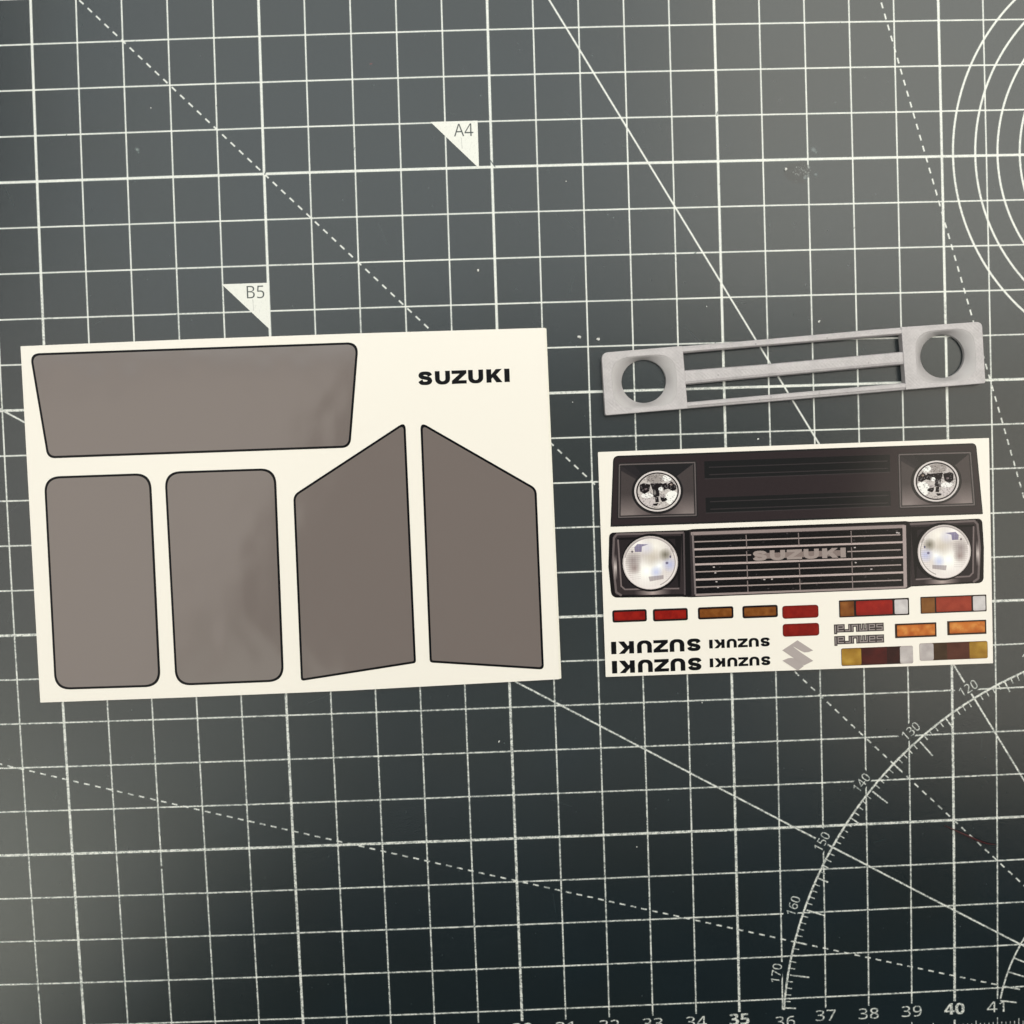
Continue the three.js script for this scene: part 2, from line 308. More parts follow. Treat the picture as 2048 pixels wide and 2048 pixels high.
{ // the larger sheet: five tinted window stickers and one line of lettering
  const s = lay(thing('sticker_sheet', 'larger white glossy sheet with five brown tinted window stickers', 'sticker sheet'), -4.771, 0.491, 0.204);
  bowed(s, 0.06, 7.9).position.y += 0.031 * CM;
  part('backing_paper', slab(outline([[-5.746, 3.935], [5.86, 3.935], [5.915, -3.905], [1.162, -3.965], [-5.724, -3.965]], 0.02), 0.001, 0.018), BACKING, s);
  part('sticker_film', slab(outline([[-5.746, 3.942], [-2, 3.965], [1.507, 3.965], [5.828, 3.942], [5.872, -3.912], [1.162, -3.979], [-2.5, -3.985], [-5.724, -3.971]], 0.015), 0.019, Y.sheet), FILM, s);
  const TINT = gloss(new THREE.Color(0.14, 0.111, 0.101), 0.13, { specularIntensity: 1, bumpMap: ripple, bumpScale: 0.0004 });
  const windows = [
    ['wide windscreen sticker across the top', [[-5.55, 3.776], [1.691, 3.773], [1.409, 1.446], [-5.281, 1.453]], [0.2, 0.24, 0.22, 0.2]],
    ['rounded rectangular sticker at the far left', [[-5.383, 1.053], [-3.025, 1.048], [-3.033, -3.722], [-5.383, -3.7]], 0.36],
    ['rounded rectangular sticker, second from the left', [[-2.725, 1.064], [-0.262, 1.055], [-0.288, -3.715], [-2.705, -3.716]], 0.36],
    ['five-sided sticker sloping up to the right', [[0.098, 0.442], [2.653, 1.982], [2.672, -3.418], [0.087, -3.721]], [0.24, 0.1, 0.07, 0.07]],
    ['five-sided sticker sloping down to the right', [[2.981, 1.964], [5.512, 0.385], [5.531, -3.682], [2.978, -3.419]], [0.1, 0.24, 0.1, 0.08]],
  ];
  for (const [label, pts, r] of windows) {
    const cx = pts.reduce((a, p) => a + p[0], 0) / 4, cy = pts.reduce((a, p) => a + p[1], 0) / 4;
    const frame = part('window_sticker', slab(outline(pts, r), Y.sheet - 0.002, Y.decal), INK, s, label);
    const inset = pts.map((p, i) => {                            // move every side inwards by the width of the black border
      const n = pts.length, a = pts[(i + n - 1) % n], b = pts[(i + 1) % n];
      const e = [[p[0] - a[0], p[1] - a[1]], [b[0] - p[0], b[1] - p[1]]].map((v) => { const l = Math.hypot(...v); return [v[0] / l, v[1] / l]; });
      const nrm = e.map((v) => [v[1], -v[0]]), w = 0.05, det = nrm[0][0] * nrm[1][1] - nrm[0][1] * nrm[1][0];
      const c0 = nrm[0][0] * p[0] + nrm[0][1] * p[1] + w, c1 = nrm[1][0] * p[0] + nrm[1][1] * p[1] + w;
      return [(c0 * nrm[1][1] - c1 * nrm[0][1]) / det, (nrm[0][0] * c1 - nrm[1][0] * c0) / det];
    });
    const ri = Array.isArray(r) ? r.map((q) => Math.max(0.02, q - 0.04)) : r - 0.04;
    part('tinted_pane', slab(outline(inset, ri), Y.decal - 0.001, Y.lens), TINT, frame);
  }
  part('lettering', lettering(2.985, 2.775, 2.02, 0.295, Y.sheet - 0.001, Y.decal, false), INK, s, 'black printed name SUZUKI');
}

{ // the smaller sheet: two printed fronts, lamps, names and an emblem
  const s = lay(thing('sticker_sheet', 'smaller white glossy sheet printed with black car grilles, red and amber lamps', 'sticker sheet'), 6.506, -0.796, 0.163);
  bowed(s, 0.06, 5.1).position.y += 0.031 * CM;
  part('backing_paper', slab(outline([[-4.361, 2.462], [4.43, 2.462], [4.405, -2.6], [-4.357, -2.572]], 0.02), 0.001, 0.017), BACKING, s);
  part('sticker_film', slab(outline([[-4.361, 2.47], [4.437, 2.47], [4.411, -2.614], [-4.357, -2.58]], 0.02), 0.018, Y.sheet), FILM, s);

  const printed = (map, rough = 0.17, shine = 0.3, ink = 0.8) => gloss(new THREE.Color(ink, ink, ink), rough, { map, specularIntensity: shine });
  // round lamps as printed: bright glass with dark reflections
  const chrome = (flip) => print([-1, -1, 1, 1], 150, (ctx, c) => {
    if (flip) ctx.scale(-1, 1);
    const e = (x, y, rx, ry, f) => { ctx.beginPath(); ctx.ellipse(x, y, rx, ry, 0, 0, 7); ctx.fillStyle = f; ctx.fill(); };
    e(0, 0, 1, 1, rgb(214, 205, 203)); e(0, 0, 0.92, 0.92, rgb(26, 20, 22)); e(0, 0, 0.86, 0.86, rgb(196, 187, 184));
    ctx.save(); ctx.beginPath(); ctx.ellipse(0, 0, 0.86, 0.86, 0, 0, 7); ctx.clip();
    e(-0.05, 0.62, 0.42, 0.22, rgb(150, 140, 138, 0.85)); e(0.42, 0.62, 0.2, 0.16, rgb(246, 243, 240)); e(0.62, -0.35, 0.3, 0.34, rgb(245, 242, 238)); e(-0.45, -0.2, 0.26, 0.13, rgb(240, 236, 234)); e(-0.5, -0.55, 0.36, 0.22, rgb(200, 190, 190));
    const dark = (pts) => poly(ctx, pts, rgb(20, 14, 16));
    dark([[-0.3, 0.4], [0.2, 0.38], [0.3, 0.28], [0.2, 0.1], [-0.22, 0.08]]);
    dark([[-0.76, 0.34], [-0.6, 0.42], [-0.3, 0.34], [-0.36, 0.02], [-0.56, -0.12], [-0.76, 0.02]]);
    dark([[0.42, 0.3], [0.6, 0.45], [0.8, 0.26], [0.82, 0.06], [0.66, -0.02], [0.46, 0.1]]);
    dark([[0.24, 0.36], [0.4, 0.4], [0.46, 0.1], [0.26, 0.04]]);
    dark([[-0.2, 0.1], [0.06, 0.1], [0.08, -0.24], [-0.18, -0.3]]);
    dark([[-0.12, -0.28], [0.02, -0.28], [0.06, -0.52], [-0.1, -0.55]]); dark([[0.12, -0.3], [0.36, -0.34], [0.42, -0.46], [0.2, -0.54], [0.12, -0.42]]); dark([[-0.22, -0.62], [0.02, -0.58], [-0.04, -0.72], [-0.2, -0.7]]);
    e(0.14, 0.1, 0.1, 0.1, rgb(240, 238, 236)); e(-0.12, -0.06, 0.05, 0.12, rgb(128, 122, 120)); e(0.22, -0.24, 0.1, 0.06, rgb(170, 160, 160)); e(0.6, 0.3, 0.06, 0.05, rgb(150, 130, 120)); e(-0.5, 0.12, 0.06, 0.05, rgb(110, 95, 98));
    for (let i = 0; i < 420; i++) { const a = rnd() * 7, r = Math.sqrt(rnd()) * 0.84, v = rnd() < 0.62 ? 40 : 235; e(r * Math.cos(a), r * Math.sin(a), 0.01 + rnd() * 0.03, 0.01 + rnd() * 0.02, rgb(v, v - 6, v - 4, 0.35)); }
    ctx.restore(); speckle(ctx, c, 10);
  });
  const glass = (flip) => print([-1, -1, 1, 1], 150, (ctx, c) => {
    if (flip) ctx.scale(-1, 1);
    const e = (x, y, rx, ry, f) => { ctx.beginPath(); ctx.ellipse(x, y, rx, ry, 0, 0, 7); ctx.fillStyle = f; ctx.fill(); };
    e(0, 0, 1, 1, rgb(188, 178, 176)); e(0, -0.02, 0.96, 0.96, rgb(224, 215, 213));
    ctx.save(); ctx.beginPath(); ctx.ellipse(0, 0, 0.9, 0.9, 0, 0, 7); ctx.clip();
    const soft = (x, y, r, col, a) => { const g = ctx.createRadialGradient(x, y, 0, x, y, r); g.addColorStop(0, rgb(...col, a)); g.addColorStop(1, rgb(...col, 0)); ctx.fillStyle = g; ctx.fillRect(-1, -1, 2, 2); };
    soft(0, 0.25, 1.2, [176, 166, 162], 0.75); soft(-0.15, -0.3, 0.6, [255, 253, 248], 1); soft(0.3, -0.12, 0.3, [250, 252, 255], 0.9); soft(0.2, 0.62, 0.6, [240, 234, 226], 0.9); soft(-0.4, 0.7, 0.4, [246, 240, 238], 0.9);
    soft(-0.62, 0.12, 0.34, [140, 128, 128], 0.9); soft(-0.58, -0.18, 0.26, [130, 112, 110], 0.85); soft(0.55, 0.28, 0.26, [104, 98, 84], 0.95); soft(0.7, -0.1, 0.3, [176, 180, 220], 0.9); soft(0.2, -0.36, 0.26, [178, 186, 226], 0.8); soft(0.1, 0.2, 0.4, [186, 174, 160], 0.6); soft(-0.1, 0.55, 0.3, [198, 196, 220], 0.6);
    poly(ctx, [[-0.56, 0.6], [-0.44, 0.72], [-0.05, 0.69], [-0.28, 0.62], [-0.3, 0.42], [-0.54, 0.42]], rgb(62, 54, 98, 0.6));
    poly(ctx, [[-0.08, -0.52], [0.46, -0.48], [0.46, -0.62], [-0.04, -0.7]], rgb(104, 92, 98, 0.5));
    e(-0.64, 0.44, 0.04, 0.04, rgb(70, 60, 66, 0.8)); e(0.6, -0.03, 0.05, 0.05, rgb(80, 74, 104, 0.8)); e(0.73, 0.2, 0.03, 0.05, rgb(50, 44, 80, 0.8));
    for (let q = -8; q <= 8; q++) { line(ctx, [[-0.9, q * 0.075], [-0.36, q * 0.072]], 0.012, rgb(120, 108, 108, 0.4)); line(ctx, [[0.55, q * 0.075], [0.9, q * 0.075]], 0.012, rgb(130, 124, 134, 0.35)); line(ctx, [[q * 0.1, -0.9], [q * 0.1, 0.9]], 0.008, rgb(255, 255, 255, 0.25)); }
    ctx.restore();
    ctx.beginPath(); ctx.ellipse(0, 0, 0.93, 0.93, 0, 0.4, 2.9); ctx.lineWidth = 0.035; ctx.strokeStyle = rgb(130, 122, 122, 0.7); ctx.stroke();
    ctx.beginPath(); ctx.ellipse(0, 0, 0.9, 0.9, 0, -1.2, 0.6); ctx.strokeStyle = rgb(120, 112, 110, 0.6); ctx.stroke();
    speckle(ctx, c, 10);
  });
  // recess of a printed lamp: four sides that catch more or less light in the printed picture
  function recess(ctx, q, cx, cy) {
    const g = (y0, y1, a, b) => { const l = ctx.createLinearGradient(0, y0, 0, y1); l.addColorStop(0, a); l.addColorStop(0.45, b); l.addColorStop(1, b); return l; };
    const bottom = Math.min(q[2][1], q[3][1]), top = Math.max(q[0][1], q[1][1]);
    poly(ctx, q, g(bottom, top, rgb(150, 136, 134), rgb(70, 61, 61)));
    poly(ctx, [q[0], q[1], [cx, cy]], rgb(20, 16, 20)); poly(ctx, [[q[0][0], q[0][1] - 0.12], q[0], [q[0][0] + 0.3, q[0][1]], [cx, cy]], rgb(34, 28, 31, 0.8));
    const shade = ctx.createRadialGradient(cx, bottom, 0.05, cx, bottom, 0.6);
    shade.addColorStop(0, rgb(72, 60, 62, 0.9)); shade.addColorStop(1, rgb(72, 60, 62, 0)); poly(ctx, [q[3], q[2], [cx, cy]], shade);
    ctx.beginPath(); [...q, q[0]].forEach((p, i) => i ? ctx.lineTo(...p) : ctx.moveTo(...p)); ctx.lineJoin = 'round';
    ctx.lineWidth = 0.075; ctx.strokeStyle = rgb(18, 14, 16, 0.9); ctx.stroke(); ctx.lineWidth = 0.03; ctx.strokeStyle = rgb(108, 98, 98); ctx.stroke();
  }
  const boxA = [-4.16, 0.74, 4.28, 2.39];
  const front = part('grille_sticker', slab(outline([[-4.023, 2.372], [4.14, 2.365], [4.258, 0.765], [-4.137, 0.79]], [0.14, 0.12, 0.02, 0.02]), Y.sheet - 0.002, Y.decal, boxA), printed(print(boxA, 120, (ctx, c) => {
    ctx.fillStyle = rgb(40, 27, 30); ctx.fillRect(-5, 0, 10, 3);
    line(ctx, [[-4.023, 2.365], [4.14, 2.36], [4.258, 0.775], [-4.137, 0.8], [-4.023, 2.365]], 0.06, rgb(16, 13, 15));
    for (const [x0, x1, y0, y1, l0, l1] of [[-1.99, 2.19, 1.785, 2.177, 2.041, 1.875], [-1.985, 2.18, 1.02, 1.363, 1.27, 1.1]]) {
      ctx.fillStyle = rgb(3, 1, 3); ctx.fillRect(x0, y0, x1 - x0, y1 - y0);
      for (const l of [l0, l1]) line(ctx, [[x0 + 0.1, l], [x1 - 0.05, l - 0.005]], 0.024, rgb(50, 42, 44));
      line(ctx, [[x0, y0], [x1, y0]], 0.02, rgb(58, 50, 52));
    }
    recess(ctx, [[-3.89, 2.172], [-2.201, 2.16], [-2.21, 0.98], [-3.943, 0.996]], -3.06, 1.55);
    recess(ctx, [[2.398, 2.169], [4.006, 2.156], [4.07, 0.983], [2.4, 0.99]], 3.22, 1.545);
    for (const x of [-3.06, 3.22]) { ctx.beginPath(); ctx.ellipse(x, 1.545, 0.575, 0.505, 0, 0, 7); ctx.fillStyle = rgb(14, 10, 12); ctx.fill(); }
    speckle(ctx, c, 9);
  }), 0.14, 0.55, 0.75), s, 'upper black printed car front with two slots');
  part('round_headlight', slab(ellipse(-3.058, 1.549, 0.52, 0.455), Y.decal - 0.001, Y.lens, [-3.578, 1.094, -2.538, 2.004]), printed(chrome(false), 0.17, 0.3, 0.9), front);
  part('round_headlight', slab(ellipse(3.222, 1.545, 0.51, 0.46), Y.decal - 0.001, Y.lens, [2.712, 1.085, 3.732, 2.005]), printed(chrome(true), 0.17, 0.3, 0.9), front);

  const boxB = [-4.24, -0.88, 4.28, 0.7], lower = [[-4.171, 0.66], [-2.4, 0.655], [-2.3, 0.672], [2.5, 0.672], [2.6, 0.655], [4.236, 0.668], [4.262, 0.027], [4.235, -0.785], [2.6, -0.805], [2.489, -0.852], [-2.376, -0.858], [-2.6, -0.84], [-4.168, -0.8], [-4.214, -0.106]];
  const grille = part('grille_sticker', slab(outline(lower, [0.12, 0, 0, 0, 0, 0.12, 0.2, 0.14, 0, 0.02, 0.02, 0, 0.16, 0.2]), Y.sheet - 0.002, Y.decal, boxB), printed(print(boxB, 150, (ctx, c) => {
    ctx.fillStyle = rgb(14, 10, 12); ctx.fillRect(-5, -1, 10, 2);
    for (const k of [1, -1]) {                                     // lamp housings either side
      const X = (x) => k * x + (k < 0 ? 0.06 : 0);
      poly(ctx, [[X(2.62), 0.6], [X(4.14), 0.61], [X(4.18), 0], [X(4.13), -0.74], [X(2.6), -0.78]], rgb(52, 43, 45));
      line(ctx, [[X(2.56), 0.6], [X(4.06), 0.62], [X(4.13), 0.54], [X(4.17), 0], [X(4.12), -0.68], [X(4.0), -0.76]], 0.05, rgb(112, 100, 100));
      poly(ctx, [[X(2.62), 0.53], [X(4.06), 0.54], [X(4.0), -0.6], [X(2.68), -0.63]], rgb(16, 12, 14)); poly(ctx, [[X(2.76), 0.47], [X(4.03), 0.49], [X(3.97), -0.6], [X(2.72), -0.62]], rgb(38, 31, 34));
      line(ctx, [[X(4.04), 0.5], [X(4.0), -0.55], [X(3.92), -0.625], [X(2.7), -0.65]], 0.035, rgb(126, 112, 112));
      const l = ctx.createRadialGradient(X(3.3), -0.72, 0, X(3.3), -0.72, 0.42); l.addColorStop(0, rgb(190, 172, 168)); l.addColorStop(1, rgb(190, 172, 168, 0)); ctx.fillStyle = l; ctx.fillRect(X(3.3) - 0.5, -0.77, 1, 0.1);
      const m = ctx.createRadialGradient(X(4.12), -0.12, 0, X(4.12), -0.12, 0.3); m.addColorStop(0, rgb(214, 200, 196)); m.addColorStop(1, rgb(214, 200, 196, 0)); ctx.fillStyle = m; ctx.fillRect(X(4.12) - 0.035, -0.4, 0.07, 0.6);
      line(ctx, [[X(2.56), 0.6], [X(2.58), -0.8]], 0.04, rgb(84, 74, 76));
      ctx.beginPath(); ctx.ellipse(X(3.32), -0.045, 0.655, 0.65, 0, 0, 7); ctx.fillStyle = rgb(10, 7, 9); ctx.fill();
    }
    // the middle: dark opening, radiator corrugation behind, slats and uprights in front
    ctx.fillStyle = rgb(54, 46, 48); ctx.fillRect(-2.37, -0.83, 4.88, 1.46);
    ctx.fillStyle = rgb(5, 2, 4); ctx.fillRect(-2.27, -0.79, 4.7, 1.3);
    for (const y of [0.28, 0.46, -0.05, 0.13, -0.39, -0.21, -0.73, -0.55]) { const pts = []; for (let x = -2.2; x < 2.4; x += 0.02) pts.push([x, y + 0.022 * Math.sin(x * 40)]); line(ctx, pts, 0.022, rgb(60, 52, 56, 0.25)); }
    for (let i = 0; i < 60; i++) { ctx.fillStyle = rgb(120, 110, 112, 0.5); ctx.fillRect(-2.2 + rnd() * 4.5, -0.77 + rnd() * 1.25, 0.02 + rnd() * 0.03, 0.015 + rnd() * 0.015); }
    for (const [x, y] of [[-1.85, -0.2], [-1.82, -0.33], [-1.8, -0.53], [-1.77, -0.66], [-0.72, -0.52], [-0.55, -0.52], [1.34, 0.12], [1.35, -0.22], [2.3, 0.42], [2.34, 0.41], [1.7, -0.38]]) { ctx.fillStyle = rgb(200, 190, 188); ctx.fillRect(x - 0.02, y - 0.015, 0.045, 0.03); }
    for (const y of [0.378, 0.04, -0.3, -0.643]) line(ctx, [[-2.27, y + 0.006], [2.38, y - 0.008]], 0.03, rgb(172, 156, 152));
    for (const y of [0.207, -0.133, -0.474]) line(ctx, [[-2.28, y + 0.006], [2.44, y - 0.006]], 0.046, rgb(196, 178, 174));
    line(ctx, [[-2.34, 0.57], [2.47, 0.555]], 0.075, rgb(156, 140, 138)); line(ctx, [[-2.28, -0.808], [2.47, -0.815]], 0.05, rgb(158, 142, 140)); line(ctx, [[-2.35, 0.64], [2.5, 0.64]], 0.05, rgb(14, 10, 12));
    line(ctx, [[-2.3, 0.57], [-2.28, -0.8]], 0.04, rgb(134, 122, 122)); line(ctx, [[2.47, 0.58], [2.46, -0.82]], 0.08, rgb(172, 156, 154)); line(ctx, [[-2.4, 0.62], [-2.41, -0.84]], 0.06, rgb(12, 9, 11)); line(ctx, [[2.56, 0.62], [2.55, -0.84]], 0.07, rgb(20, 16, 17));
    for (const x of [-1.1, 0.078, 1.266]) for (const [a, b] of [[0.5, 0.21], [0.13, -0.13], [-0.19, -0.47], [-0.53, -0.79]]) line(ctx, [[x, a], [x + 0.005, b]], 0.024, rgb(136, 122, 120));
    ctx.fillStyle = rgb(12, 8, 11); ctx.fillRect(-1.0, -0.105, 2.17, 0.26); ctx.fillStyle = rgb(138, 122, 118); ctx.fillRect(-0.92, -0.055, 2.04, 0.13);
    speckle(ctx, c, 10);
  })), s, 'lower black printed car front with slatted grille');
  part('round_headlight', slab(ellipse(-3.272, -0.048, 0.622, 0.6), Y.decal - 0.001, Y.lens, [-3.894, -0.648, -2.65, 0.552]), printed(glass(false), 0.17, 0.3, 1), grille);
  part('round_headlight', slab(ellipse(3.36, -0.046, 0.602, 0.605), Y.decal - 0.001, Y.lens, [2.758, -0.651, 3.962, 0.559]), printed(glass(true), 0.17, 0.3, 1), grille);
  part('lettering', lettering(-0.956, -0.092, 2.09, 0.22, Y.decal - 0.001, Y.lens, false), gloss(new THREE.Color(0.29, 0.235, 0.22), 0.2, { specularIntensity: 0.3 }), grille, 'blurred grey name SUZUKI on the grille');

  // lamps: [outline box, rounding, body colour, lenses]
  const quad = (x0, y1, x1, y0) => [[x0, y1], [x1, y1], [x1, y0], [x0, y0]];
  const solid = (r, g, b) => new THREE.Color().setRGB(r / 255, g / 255, b / 255, THREE.SRGBColorSpace);
  const lens = (box, base, blotch, dark) => printed(print(box, 140, (ctx, c) => {
    ctx.fillStyle = rgb(...base); ctx.fillRect(box[0], box[1], 9, 9);
    const w = box[2] - box[0], h = box[3] - box[1];
    for (let i = 0; i < 46; i++) { const x = box[0] + rnd() * w, y = box[1] + rnd() * h, r = h * (0.12 + rnd() * 0.4), g = ctx.createRadialGradient(x, y, 0, x, y, r), col = rnd() < 0.55 ? blotch : dark; g.addColorStop(0, rgb(...col, 0.3)); g.addColorStop(1, rgb(...col, 0)); ctx.fillStyle = g; ctx.fillRect(box[0], box[1], w, h); }
    const e = ctx.createLinearGradient(0, box[1], 0, box[3]); e.addColorStop(0, rgb(...dark, 0.5)); e.addColorStop(0.2, rgb(...dark, 0)); e.addColorStop(0.85, rgb(...dark, 0)); e.addColorStop(1, rgb(...dark, 0.35)); ctx.fillStyle = e; ctx.fillRect(box[0], box[1], w, h);
    speckle(ctx, c, 10);
  }), 0.17, 0.25, 0.8);
  const RED = [[150, 22, 12], [168, 34, 20], [112, 6, 3]], BROWN = [[128, 72, 24], [158, 98, 44], [96, 46, 12]], AMBER = [[206, 118, 48], [240, 176, 96], [162, 70, 18]], CLEAR = [[214, 206, 206], [232, 226, 226], [186, 178, 180]], YELLOW = [[172, 128, 40], [204, 164, 72], [128, 88, 22]], MAROON = [[74, 14, 12], [92, 26, 20], [46, 6, 6]], UMBER = [[50, 12, 10], [58, 18, 14], [26, 6, 6]], PALE = [[200, 190, 188], [216, 208, 206], [168, 158, 158]];
  const lamp = (label, box, r, body, lenses) => {
    const [x0, y1, x1, y0] = box;
    const b = part('lamp_sticker', slab(outline(quad(...box), r), Y.sheet - 0.002, Y.decal), gloss(solid(...body), 0.18, { specularIntensity: 0.25 }), s, label);
    for (const [name, lx0, ly1, lx1, ly0, lr, inks] of lenses) part(name, slab(outline(quad(lx0, ly1, lx1, ly0), lr), Y.decal - 0.001, Y.lens, [lx0, ly0, lx1, ly1]), lens([lx0, ly0, lx1, ly1], ...inks), b);
    return b;
  };
  const inset = (x0, y1, x1, y0, m) => [x0 + m, y1 - m, x1 - m, y0 + m];
  const BLACK = [24, 14, 14];
  for (const [label, box, inks, name] of [
    ['leftmost small red lamp with black rim', [-4.163, -1.085, -3.389, -1.362], RED, 'red_lens'], ['second small red lamp with black rim', [-3.25, -1.094, -2.465, -1.372], RED, 'red_lens'],
    ['left small amber lamp with black rim', [-2.237, -1.094, -1.438, -1.367], BROWN, 'amber_lens'], ['right small amber lamp with black rim', [-1.234, -1.1, -0.436, -1.38], BROWN, 'amber_lens']]) lamp(label, box, 0.055, BLACK, [[name, ...inset(...box, 0.042), 0.025, inks]]);
  for (const [label, box] of [['upper rimless red lamp', [-0.335, -1.134, 0.482, -1.424]], ['lower rimless red lamp', [-0.338, -1.543, 0.486, -1.83]]]) lamp(label, box, 0.075, [96, 14, 12], [['red_lens', ...inset(...box, 0.02), 0.065, [[142, 26, 16], [154, 34, 22], [108, 10, 5]]]]);
  lamp('left long tail lamp, amber, red and clear', [0.95, -1.058, 2.535, -1.444], 0.02, BLACK, [['amber_lens', 0.975, -1.09, 1.285, -1.42, 0.01, BROWN], ['red_lens', 1.335, -1.09, 2.155, -1.41, 0.03, RED], ['clear_lens', 2.205, -1.09, 2.505, -1.415, 0.03, CLEAR]]);
  lamp('right long tail lamp, amber, red and clear', [2.795, -1.05, 4.29, -1.43], 0.02, [40, 26, 22], [['amber_lens', 2.815, -1.075, 3.115, -1.412, 0.01, [[132, 84, 38], [150, 98, 50], [108, 64, 24]]], ['red_lens', 3.15, -1.075, 3.945, -1.4, 0.02, [[156, 58, 40], [168, 70, 48], [134, 44, 28]]], ['clear_lens', 3.985, -1.078, 4.265, -1.405, 0.03, CLEAR]]);
  lamp('left bright orange lamp', [2.202, -1.635, 3.142, -1.96], 0.01, [46, 26, 14], [['orange_lens', 2.25, -1.672, 3.105, -1.92, 0.02, AMBER]]);
  lamp('right bright orange lamp', [3.388, -1.62, 4.275, -1.94], 0.01, [52, 32, 18], [['orange_lens', 3.44, -1.652, 4.24, -1.9, 0.02, AMBER]]);
  lamp('left tail lamp in yellow, dark red and grey', [0.97, -2.145, 2.595, -2.542], 0.045, [60, 34, 16], [['yellow_lens', 0.98, -2.155, 1.42, -2.532, 0.04, YELLOW], ['dark_red_lens', 1.432, -2.15, 2.0, -2.538, 0, MAROON], ['black_lens', 2.0, -2.15, 2.295, -2.538, 0, UMBER], ['grey_lens', 2.3, -2.147, 2.592, -2.54, 0.05, PALE]]);
  lamp('right tail lamp in grey, dark red and yellow', [2.747, -2.101, 4.293, -2.495], 0.05, [78, 50, 24], [['grey_lens', 2.75, -2.104, 3.063, -2.492, 0.05, PALE], ['olive_lens', 3.066, -2.104, 3.37, -2.492, 0, [[66, 46, 28], [76, 56, 36], [54, 34, 18]]], ['dark_red_lens', 3.37, -2.104, 3.872, -2.49, 0, [[86, 44, 32], [96, 52, 38], [70, 32, 22]]], ['yellow_lens', 3.88, -2.11, 4.285, -2.487, 0.04, YELLOW]]);

  // names, upside down as they lie
  for (const [label, x0, x1, y0, y1] of [['upper large upside-down name SUZUKI', -4.214, -2.205, -2.072, -1.794], ['lower large upside-down name SUZUKI', -4.21, -2.198, -2.508, -2.227], ['upper small upside-down name SUZUKI', -2.006, -0.641, -2.03, -1.833], ['lower small upside-down name SUZUKI', -2.006, -0.64, -2.455, -2.256]]) part('lettering', lettering(x0, y0, x1 - x0, y1 - y0, Y.sheet - 0.001, Y.decal, true), INK, s, label);
  // the script name: squared letters, grey with a dark rim
  const bars = (() => {                                           // strokes on a 3 x 4 grid per letter, upright, y up
    const L = { s: [[0, 4, 3, 4], [0, 4, 0, 2], [0, 2, 3, 2], [3, 2, 3, 0], [3, 0, 0, 0]], a: [[0, 4, 3, 4], [3, 4, 3, 0], [3, 2, 0, 2], [0, 2, 0, 0], [0, 0, 3, 0]], m: [[0, 0, 0, 4], [0, 4, 4, 4], [2, 4, 2, 0], [4, 4, 4, 0]], u: [[0, 4, 0, 0], [0, 0, 3, 0], [3, 0, 3, 4]], r: [[0, 0, 0, 4], [0, 4, 2.4, 4]], i: [[0, 0, 0, 5.2]] };
    const out = []; let x = 0;
    for (const ch of 'samurai') { for (const b of L[ch]) out.push([b[0] + x, b[1], b[2] + x, b[3]]); x += { m: 4, r: 2.4, i: 0 }[ch] ?? 3; x += 1.35; }
    return { out, w: x - 1.35 };
  })();
  for (const [label, x0, x1, y0, y1] of [['upper grey upside-down name in squared letters', 0.822, 1.95, -1.825, -1.608], ['lower grey upside-down name in squared letters', 0.822, 1.95, -2.09, -1.873]]) {
    const box = [x0 - 0.02, y0 - 0.02, x1 + 0.02, y1 + 0.02], sx = (x1 - x0 - 0.07) / bars.w, sy = 0.115 / 4;
    const map = (px, py) => [x1 - 0.035 - px * sx, y1 - 0.025 - py * sy];
    part('lettering', slab(rect(...box), Y.sheet - 0.002, Y.sheet + 0.002, box), printed(print(box, 260, (ctx, c) => {
      ctx.fillStyle = rgb(230, 223, 212); ctx.fillRect(box[0], box[1], 9, 9); ctx.lineCap = 'square'; ctx.lineJoin = 'miter';
      for (const b of bars.out) line(ctx, [map(b[0], b[1]), map(b[2], b[3])], 0.07, rgb(44, 36, 38));
      for (const b of bars.out) line(ctx, [map(b[0], b[1]), map(b[2], b[3])], 0.022, rgb(140, 129, 128));
      speckle(ctx, c, 8);
    }), 0.22, 0.55, 1), s, label);
  }
  const GREY = gloss(new THREE.Color(0.37, 0.32, 0.31), 0.2);
  const em = [[[-0.011, -1.921], [0.338, -2.165], [0.23, -2.196], [0.137, -2.201], [0.06, -2.165], [-0.118, -2.05], [-0.085, -2.086], [0.077, -2.215], [0.332, -2.398], [0.116, -2.496], [0.075, -2.46], [-0.359, -2.134]], [[-0.365, -2.367], [-0.235, -2.32], [-0.16, -2.312], [-0.086, -2.332], [0.0, -2.39], [0.085, -2.468], [0.112, -2.51], [-0.022, -2.607]]];
  part('emblem', mergeGeometries(em.map((p) => slab(outline(p, 0), Y.sheet - 0.001, Y.decal))), GREY, s, 'grey angular S-shaped emblem');
}

